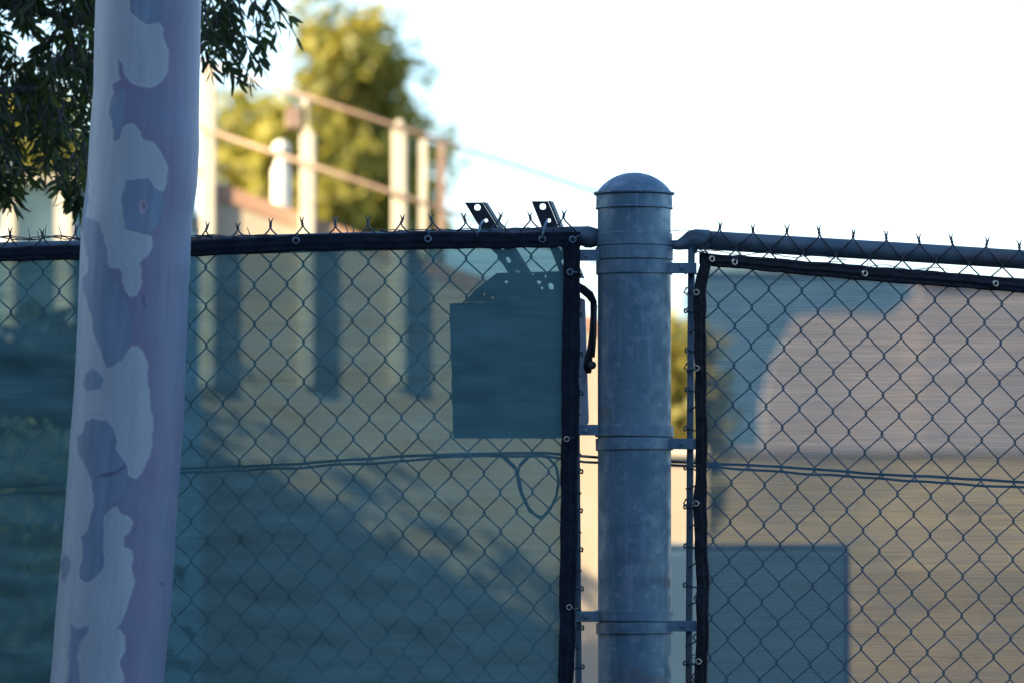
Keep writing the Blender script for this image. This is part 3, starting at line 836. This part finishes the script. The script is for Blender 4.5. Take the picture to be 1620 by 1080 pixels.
# ------------------------------------------------------------------ mottled gum trunk in front of the fence
YT = -.6
Ledge = [(-700, 178), (0, 151), (150, 147), (230, 141), (300, 136), (360, 128), (440, 126), (600, 118), (760, 106), (900, 95), (1080, 79), (1500, 45), (2100, 5)]
Redge = [(-700, 335), (0, 319), (150, 316), (250, 314.5), (285, 313.5), (312, 309), (345, 304), (440, 299), (560, 294), (600, 292.5), (620, 293), (700, 287), (860, 277), (960, 271), (1080, 259), (1500, 235), (2100, 230)]
pale = [
 [(100, -60), (210, -60), (210, 5), (214, 28), (228, 40), (238, 46), (258, 44), (265, 55), (264, 70), (272, 86), (273, 105), (269, 125), (259, 138), (244, 147), (228, 146), (212, 138), (203, 126), (197, 108), (191, 100), (192, 118), (197, 133), (184, 138), (184, 152), (179, 168), (178, 182), (183, 205), (186, 230), (195, 226), (198, 208), (206, 202), (218, 203), (229, 215), (232, 226), (247, 232), (262, 247), (270, 270), (270, 295), (265, 310), (257, 308), (247, 298), (240, 290), (225, 290), (206, 292), (204, 305), (199, 322), (203, 345), (209, 370), (222, 372), (235, 374), (245, 380), (248, 395), (243, 408), (232, 415), (227, 420), (229, 430), (228, 440), (232, 452), (228, 462), (222, 473), (212, 474), (204, 462), (199, 452), (198, 440), (196, 430), (180, 428), (176, 420), (174, 400), (169, 375), (172, 390), (170, 395), (155, 380), (146, 352), (138, 345), (138, 320), (142, 300), (143, 290), (138, 270), (100, 260)],
 [(60, 362), (136, 366), (138, 390), (141, 400), (145, 418), (143, 436), (135, 442), (134, 462), (142, 475), (148, 500), (152, 525), (160, 545), (168, 565), (175, 585), (186, 578), (198, 573), (206, 562), (215, 551), (226, 550), (233, 560), (240, 582), (240, 612), (244, 640), (248, 675), (246, 705), (240, 728), (231, 750), (221, 758), (210, 754), (206, 738), (196, 724), (190, 712), (191, 700), (184, 680), (178, 668), (162, 667), (150, 664), (140, 670), (137, 684), (127, 694), (126, 715), (140, 735), (150, 760), (155, 785), (152, 810), (146, 838), (140, 846), (133, 850), (139, 870), (138, 885), (130, 902), (132, 914), (145, 919), (160, 912), (170, 897), (170, 870), (168, 830), (172, 815), (185, 803), (193, 803), (199, 813), (209, 815), (217, 828), (212, 842), (204, 848), (202, 864), (214, 870), (217, 884), (215, 900), (219, 915), (215, 938), (207, 960), (197, 985), (191, 994), (198, 992), (204, 1005), (203, 1030), (196, 1045), (202, 1070), (200, 1140), (0, 1140), (0, 362)],
]
blues = [
 [(136, 345), (160, 356), (170, 380), (176, 425), (190, 450), (205, 480), (214, 515), (213, 550), (200, 572), (178, 584), (165, 560), (155, 530), (146, 490), (135, 460), (136, 442), (144, 430), (140, 400), (133, 375)],
 [(205, 292), (222, 290), (238, 292), (250, 302), (264, 312), (266, 330), (262, 350), (248, 368), (235, 376), (220, 372), (205, 368), (200, 340), (199, 320)],
 [(150, 584), (162, 592), (168, 605), (165, 617), (155, 619), (140, 618), (135, 610), (138, 595)],
 [(126, 690), (138, 684), (142, 668), (152, 664), (176, 667), (185, 685), (190, 712), (204, 735), (208, 756), (204, 775), (192, 792), (178, 802), (170, 818), (169, 850), (170, 890), (160, 913), (140, 918), (130, 905), (138, 882), (134, 850), (147, 838), (154, 800), (153, 770), (143, 740), (126, 718)],
 [(104, 878), (114, 880), (117, 892), (112, 905), (105, 920), (100, 915), (99, 890)],
 [(118, 985), (126, 993), (146, 990), (146, 997), (134, 1012), (128, 1040), (134, 1080), (112, 1080), (114, 1020)],
 [(120, 270), (140, 290), (142, 318), (137, 350), (118, 352)],
 [(210, -60), (262, -60), (258, 20), (252, 42), (238, 45), (222, 36), (213, 20)],
 [(178, 170), (195, 145), (205, 160), (200, 200), (188, 228), (182, 205)],
]
pk = [[(226, 326), (234, 324), (238, 332), (234, 342), (228, 345), (224, 336)]]
marks = [[(155, 756), (170, 750), (190, 745), (203, 737), (204, 741), (192, 750), (172, 756)], [(230, 329), (234, 327), (235, 336), (230, 338)], [(230, 470), (233, 478), (236, 492), (233, 491), (229, 480)],
         [(258, 918), (263, 920), (264, 925), (258, 926)], [(186, 345), (187, 345), (187, 347), (186, 347)]]
def inside(poly, X, Yy):
    """soft inside test via signed distance (numpy)"""
    p = np.array(poly, float); n = len(p)
    d = np.full(X.shape, 1e9); ins = np.zeros(X.shape, bool)
    for i in range(n):
        ax_, ay_ = p[i]; bx_, by_ = p[(i + 1) % n]
        ex, ey = bx_ - ax_, by_ - ay_
        t = np.clip(((X - ax_) * ex + (Yy - ay_) * ey) / (ex * ex + ey * ey + 1e-9), 0, 1)
        d = np.minimum(d, np.hypot(X - ax_ - t * ex, Yy - ay_ - t * ey))
        c = ((ay_ > Yy) != (by_ > Yy)) & (X < (bx_ - ax_) * (Yy - ay_) / (by_ - ay_ + 1e-9) + ax_)
        ins ^= c
    return np.where(ins, d, -d)
def patch_field(X, Yy, polys, soft=1.7):
    f = np.full(X.shape, -1e9)
    for q in polys: f = np.maximum(f, inside(q, X, Yy))
    return np.clip(f / soft * .5 + .5, 0, 1), f

def trunk():
    e = empty('gum_tree', (P(60, 980, YT).x, YT, 0), 'smooth mottled lavender-grey tree trunk standing in front of the fence', 'tree')
    NA = 300
    ys = np.concatenate([np.linspace(-2200, -60, 60), np.linspace(-50, 1130, 720), np.linspace(1150, 2230, 40)])
    vs = []; PXx = np.zeros((len(ys), NA)); 
    for j, y in enumerate(ys):
        y = float(y)
        def sm(E):
            f = lambda q: interp(E, q)
            return sum(f(y + d * 11) * w_ for d, w_ in ((-2, .1), (-1, .22), (0, .36), (1, .22), (2, .1)))
        xl = sm(Ledge) + (max(0, -700 - y) * .03); xr = sm(Redge)
        xl += noise.noise(Vector((y * .012, 2, 0))) * 1.2; xr += noise.noise(Vector((y * .02, 7, 0))) * 1.0
        cpx, hw = (xl + xr) / 2, (xr - xl) / 2
        c = P(cpx, y, YT); k = pxm(YT)
        for i in range(NA):
            a = 2 * math.pi * i / NA
            ca, sa_ = math.cos(a), math.sin(a)
            rr_ = hw * k * (1 + .012 * noise.noise(Vector((ca * 1.5, sa_ * 1.5, y * .006))))
            vs.append((c.x + ca * rr_, YT + sa_ * rr_ * .97, c.z))
            PXx[j, i] = cpx + ca * hw
    nj = len(ys); fs = []
    for j in range(nj - 1):
        for i in range(NA):
            a = j * NA + i; b_ = j * NA + (i + 1) % NA
            fs.append((a, a + NA, b_ + NA, b_))
    mb = MB(); mb.v = vs; mb.f = fs
    Yy = np.repeat(ys[:, None], NA, 1)
    X = PXx.copy()
    # wobble so outlines are organic; the far side mirrors the pattern shifted in height
    ang = np.arange(NA) * 2 * math.pi / NA; back = np.sin(ang) > 0
    Yq = Yy.copy(); Yq[:, back] = 1080 - Yy[:, back]
    Yq = np.where(Yq < -60, -60 + np.mod(-Yq, 1000), Yq); Yq = np.where(Yq > 1140, np.mod(Yq, 1000), Yq)
    Xw = X + .9 * np.sin(Yq * .13 + X * .05) + .4 * np.sin(Yq * .31 + 1); Yw = Yq + .8 * np.sin(X * .17 + Yq * .04)
    fp, dp = patch_field(Xw, Yw, pale); fb, db = patch_field(Xw, Yw, blues)
    fk, _ = patch_field(Xw, Yw, pk, 2.5); fm, _ = patch_field(Xw, Yw, marks, 1.2)
    # albedo: peeling bark colours. base = mauve layer bark
    base = np.array([.20, .22, .31]); red = np.array([.235, .19, .29]); pal = np.array([.41, .43, .46]); blu = np.array([.20, .25, .335]); pal2 = np.array([.43, .42, .46])
    rng = np.random.RandomState(3)
    streak = np.array([[noise.noise(Vector((math.cos(t) * 2.2, math.sin(t) * 2.2, float(y) * .004))) for t in ang] for y in ys])
    st2 = np.array([[noise.noise(Vector((math.cos(t) * 9, math.sin(t) * 9, float(y) * .012))) for t in ang] for y in ys])
    edge_r = np.exp(-(np.maximum(0, -dp) / 30.0) ** 1.0)       # redder bark beside the pale patches (an older layer)
    rmix = np.clip(edge_r * .9 + streak * .5, 0, 1)[..., None]
    blotch = np.array([[noise.noise(Vector((math.cos(t) * 1.3, math.sin(t) * 1.3, float(y) * .011 + 40))) for t in ang] for y in ys])
    rmix = np.clip(rmix + .5 * blotch[..., None], 0, 1)
    C = base * (1 - rmix) + red * rmix
    pm = np.clip(.35 + streak * .5, 0, 1)[..., None]
    pp = pal * (1 - pm) + pal2 * pm
    ring = np.clip(1 - np.abs(dp - 2.2) / 2.0, 0, 1)[..., None] * .10
    pp = pp * (1 + ring * .8)
    pp = pp * (1 + .014 * np.sin(dp * .5)[..., None] * np.clip(dp / 6, 0, 1)[..., None])
    C = C * (1 - fp[..., None]) + pp * fp[..., None]
    C = C * (1 - fb[..., None]) + blu * (1 + .10 * st2[..., None]) * fb[..., None]
    ring2 = np.clip(1 - np.abs(db + 1.2) / 1.6, 0, 1)[..., None] * .06
    C = C * (1 - ring2)
    C = C * (1 - fk[..., None] * .8) + np.array([.5, .36, .42]) * fk[..., None] * .8
    C = C * (1 - fm[..., None] * .75) + np.array([.11, .09, .16]) * fm[..., None] * .75
    C = C * (1 + .10 * st2[..., None] + .035 * rng.randn(*X.shape)[..., None])
    C = np.clip(C, .02, .9) * np.array([.83, .92, .89])
    m = bpy.data.materials.new('gum_bark'); m.use_nodes = True; t = m.node_tree; N = t.nodes; L = t.links; bs = N['Principled BSDF']
    at = N.new('ShaderNodeAttribute'); at.attribute_name = 'bark'
    L.new(at.outputs['Color'], bs.inputs['Base Color']); bs.inputs['Roughness'].default_value = .55; bs.inputs['Specular IOR Level'].default_value = .4
    tc = N.new('ShaderNodeTexCoord'); mp = N.new('ShaderNodeMapping'); mp.inputs['Scale'].default_value = (1, 1, .25); L.new(tc.outputs['Object'], mp.inputs[0])
    n = N.new('ShaderNodeTexNoise'); n.inputs['Scale'].default_value = 60; n.inputs['Detail'].default_value = 6; L.new(mp.outputs[0], n.inputs[0])
    bp = N.new('ShaderNodeBump'); bp.inputs['Strength'].default_value = .25; bp.inputs['Distance'].default_value = .004; L.new(n.outputs[0], bp.inputs['Height'])
    b2 = N.new('ShaderNodeBump'); b2.inputs['Strength'].default_value = .6; b2.inputs['Distance'].default_value = .006; b2.invert = True
    L.new(at.outputs['Fac'], b2.inputs['Height']); L.new(bp.outputs[0], b2.inputs['Normal']); L.new(b2.outputs[0], bs.inputs['Normal'])
    o = mb.build('trunk', m, e, True)
    ca_ = o.data.attributes.new('bark', 'FLOAT_COLOR', 'POINT')
    flat = np.ones((nj * NA, 4), np.float32); flat[:, :3] = C.reshape(-1, 3)
    ca_.data.foreach_set('color', flat.ravel())
    top = P(258, -2200, YT); br = MB()
    B = []
    rn = random.Random(5)
    for k in range(6):
        a = k * 1.05; q = top + Vector((math.cos(a) * 1.1, math.sin(a) * 1.1, 1.2 + .3 * (k % 3)))
        br.tube([top - Vector((0, 0, .1)), (top + q) / 2 + Vector((0, 0, .1)), q], [.06, .04, .015], 8); B.append((q.x, q.y, q.z, .8, .8, .6))
    br.build('branch', bark, e, True)
    crown('crown', B, 3500, .07, [leafm('gum_leaf', (.05, .075, .04), .3)], e, 2, .16, .22)
trunk()

# ------------------------------------------------------------------ olive-like tree whose twigs hang in at the upper left
def leaftree():
    Y0 = 1.3; rnd = random.Random(12)
    k = pxm(Y0)
    base = P(-620, 980, Y0)
    e = empty('olive_tree', (base.x, Y0, 0), 'dark narrow-leaved tree with twigs hanging in at the upper left', 'tree')
    t = MB()
    c0 = Vector((base.x, Y0, -.05)); c1 = P(-560, 300, Y0); c2 = P(-480, -180, Y0)
    t.tube([c0, (c0 + c1) / 2 + Vector((.05, 0, 0)), c1, c2], [.14, .11, .085, .05], 14); t.build('trunk', bark, e, True)
    lm = [leafm('leaf_fresh', (.10, .14, .03), .5), leafm('leaf_olive_dark', (.042, .070, .020), .4), leafm('leaf_olive_grey', (.06, .08, .035), .25)]
    twm = mat('twig', (.035, .03, .035), .8, 0, (.06, .05, .05), 20)
    # big limbs
    limbs = [[(-560, 300), (-300, -60), (0, -160), (300, -150), (480, -90)], [(-560, 300), (-400, 60), (-180, -20), (40, 10), (150, 40)], [(-520, 60), (-600, -200), (-500, -400)], [(-560, 300), (-300, 200), (-100, 150), (60, 140)], [(-560, 250), (-760, 60), (-900, -100)]]
    for lb in limbs:
        b = MB(); pts = [P(x, y, Y0 + .1 * math.sin(i * 2)) for i, (x, y) in enumerate(lb)]
        b.tube(pts, [lerp(.04, .006, i / (len(pts) - 1)) for i in range(len(pts))], 8); b.build('branch', twm, e, True)
    LV = [MB(), MB(), MB()]; TW = MB()
    def leaf(p, d, L_, w_, mi):
        d = d.normalized(); n = d.orthogonal().normalized(); n = (n * math.cos(rnd.random() * 6.3) + d.cross(n) * math.sin(rnd.random() * 6.3)).normalized()
        s = d.cross(n) 
        q = [p, p + d * L_ * .25 + s * w_ * .8, p + d * L_ * .55 + s * w_ + n * L_ * .06, p + d * L_ * .85 + s * w_ * .55 + n * L_ * .05, p + d * L_, p + d * L_ * .85 - s * w_ * .55 + n * L_ * .05, p + d * L_ * .55 - s * w_ + n * L_ * .06, p + d * L_ * .25 - s * w_ * .8]
        mid = [p + d * L_ * .3 - n * L_ * .02, p + d * L_ * .7 + n * L_ * .02]
        LV[mi].add(q + mid, [(0, 1, 8), (1, 2, 9, 8), (2, 3, 9), (3, 4, 9), (0, 8, 7), (8, 9, 6, 7), (9, 5, 6), (9, 4, 5)])
    def twig(x, y, Y, ang, L_, leafden=1.0, lsc=1.0):
        """pixel start, pixel direction angle (deg from +x, down positive)"""
        pts = []; a = ang; cx, cy = x, y; yy = Y; n = max(3, int(L_ / 9))
        for i in range(n + 1):
            pts.append(P(cx, cy, yy)); cx += math.cos(R(a)) * L_ / n; cy += math.sin(R(a)) * L_ / n; yy += rnd.uniform(-.008, .008); a += rnd.uniform(-7, 7) + (90 - a) * .03
        TW.tube(pts, [lerp(.0032, .0012, i / n) for i in range(n + 1)], 5)
        for i in range(1, n + 1):
            for s in (-1, 1):
                if rnd.random() > leafden: continue
                d = (pts[i] - pts[i - 1]).normalized()
                side = d.cross(Vector((0, 1, 0))).normalized() * s
                dd = d * rnd.uniform(.5, 1.2) + side * rnd.uniform(.35, 1.0) + Vector((0, rnd.uniform(-.6, .6), -.25))
                leaf(pts[i], dd, rnd.uniform(.036, .064) * lsc * .88, rnd.uniform(.0045, .0085) * lsc * .9, rnd.choice((0, 1, 1, 1, 2, 2)))
        leaf(pts[-1], pts[-1] - pts[-2], .042 * lsc, .005 * lsc, 0)
    # density: lower outline of the mass on the left (px)
    low = [(-700, 420), (-300, 380), (-60, 330), (0, 300), (30, 305), (60, 262), (100, 290), (128, 300), (150, 180), (200, 90), (320, 60)]
    holes = [(30, 75, 24), (66, 55, 16), (5, 110, 16), (122, 172, 17), (12, 20, 14), (84, 8, 14), (62, 212, 9), (25, 232, 12), (45, 255, 14), (100, 240, 10), (98, 142, 7), (10, 178, 7)]
    cnt = 0
    while cnt < 1900:
        x = rnd.uniform(-520, 150) if rnd.random() < .93 else rnd.uniform(130, 330); y = rnd.uniform(-260, 330)
        L_ = rnd.uniform(28, 60)
        if y + L_ * .85 > interp(low, x): continue
        if any((x - hx) ** 2 + (y + L_ * .5 - hy) ** 2 < (hr + 8) ** 2 for hx, hy, hr in holes) and rnd.random() < .94: continue
        twig(x, y, Y0 + rnd.uniform(-.28, .35), rnd.uniform(40, 135), L_, .85); cnt += 1
    # hanging leaf tufts along the lower edge
    for (x, y, a, L_) in ((10, 285, 70, 40), (-12, 270, 60, 45), (88, 262, 60, 50), (122, 262, 100, 50), (128, 290, 95, 40), (105, 275, 110, 30), (118, 300, 85, 35), (40, 262, 120, 25), (70, 240, 45, 40)):
        twig(x, y, Y0 - .05, a, L_, 1, 1.1)
    # twigs right of the trunk
    for (x, y, a, L_, dn) in ((300, -20, 60, 60, 1), (325, -30, 75, 70, 1), (330, 10, 55, 60, 1), (345, -25, 65, 90, 1), (340, 20, 80, 55, 1), (360, -10, 85, 85, .9), (352, 60, 60, 75, .7), (378, 0, 85, 95, .7), (330, 45, 100, 40, 1),
                              (385, -20, 60, 55, .9), (400, -10, 70, 70, .8), (405, 30, 85, 70, .55), (420, -25, 70, 60, .8), (430, -5, 40, 40, .5), (415, 10, 55, 55, .35), (438, 12, 50, 55, .15), (372, 50, 100, 50, .8), (345, 90, 50, 50, .6), (320, 70, 60, 45, .9), (355, -10, 100, 80, 1), (370, -30, 90, 80, 1)):
        twig(x, y, Y0 + rnd.uniform(-.06, .06), a, L_, dn)
    for k_, m2 in enumerate(lm): LV[k_].build('foliage', m2, e)
    TW.build('twigs', twm, e, True)
leaftree()
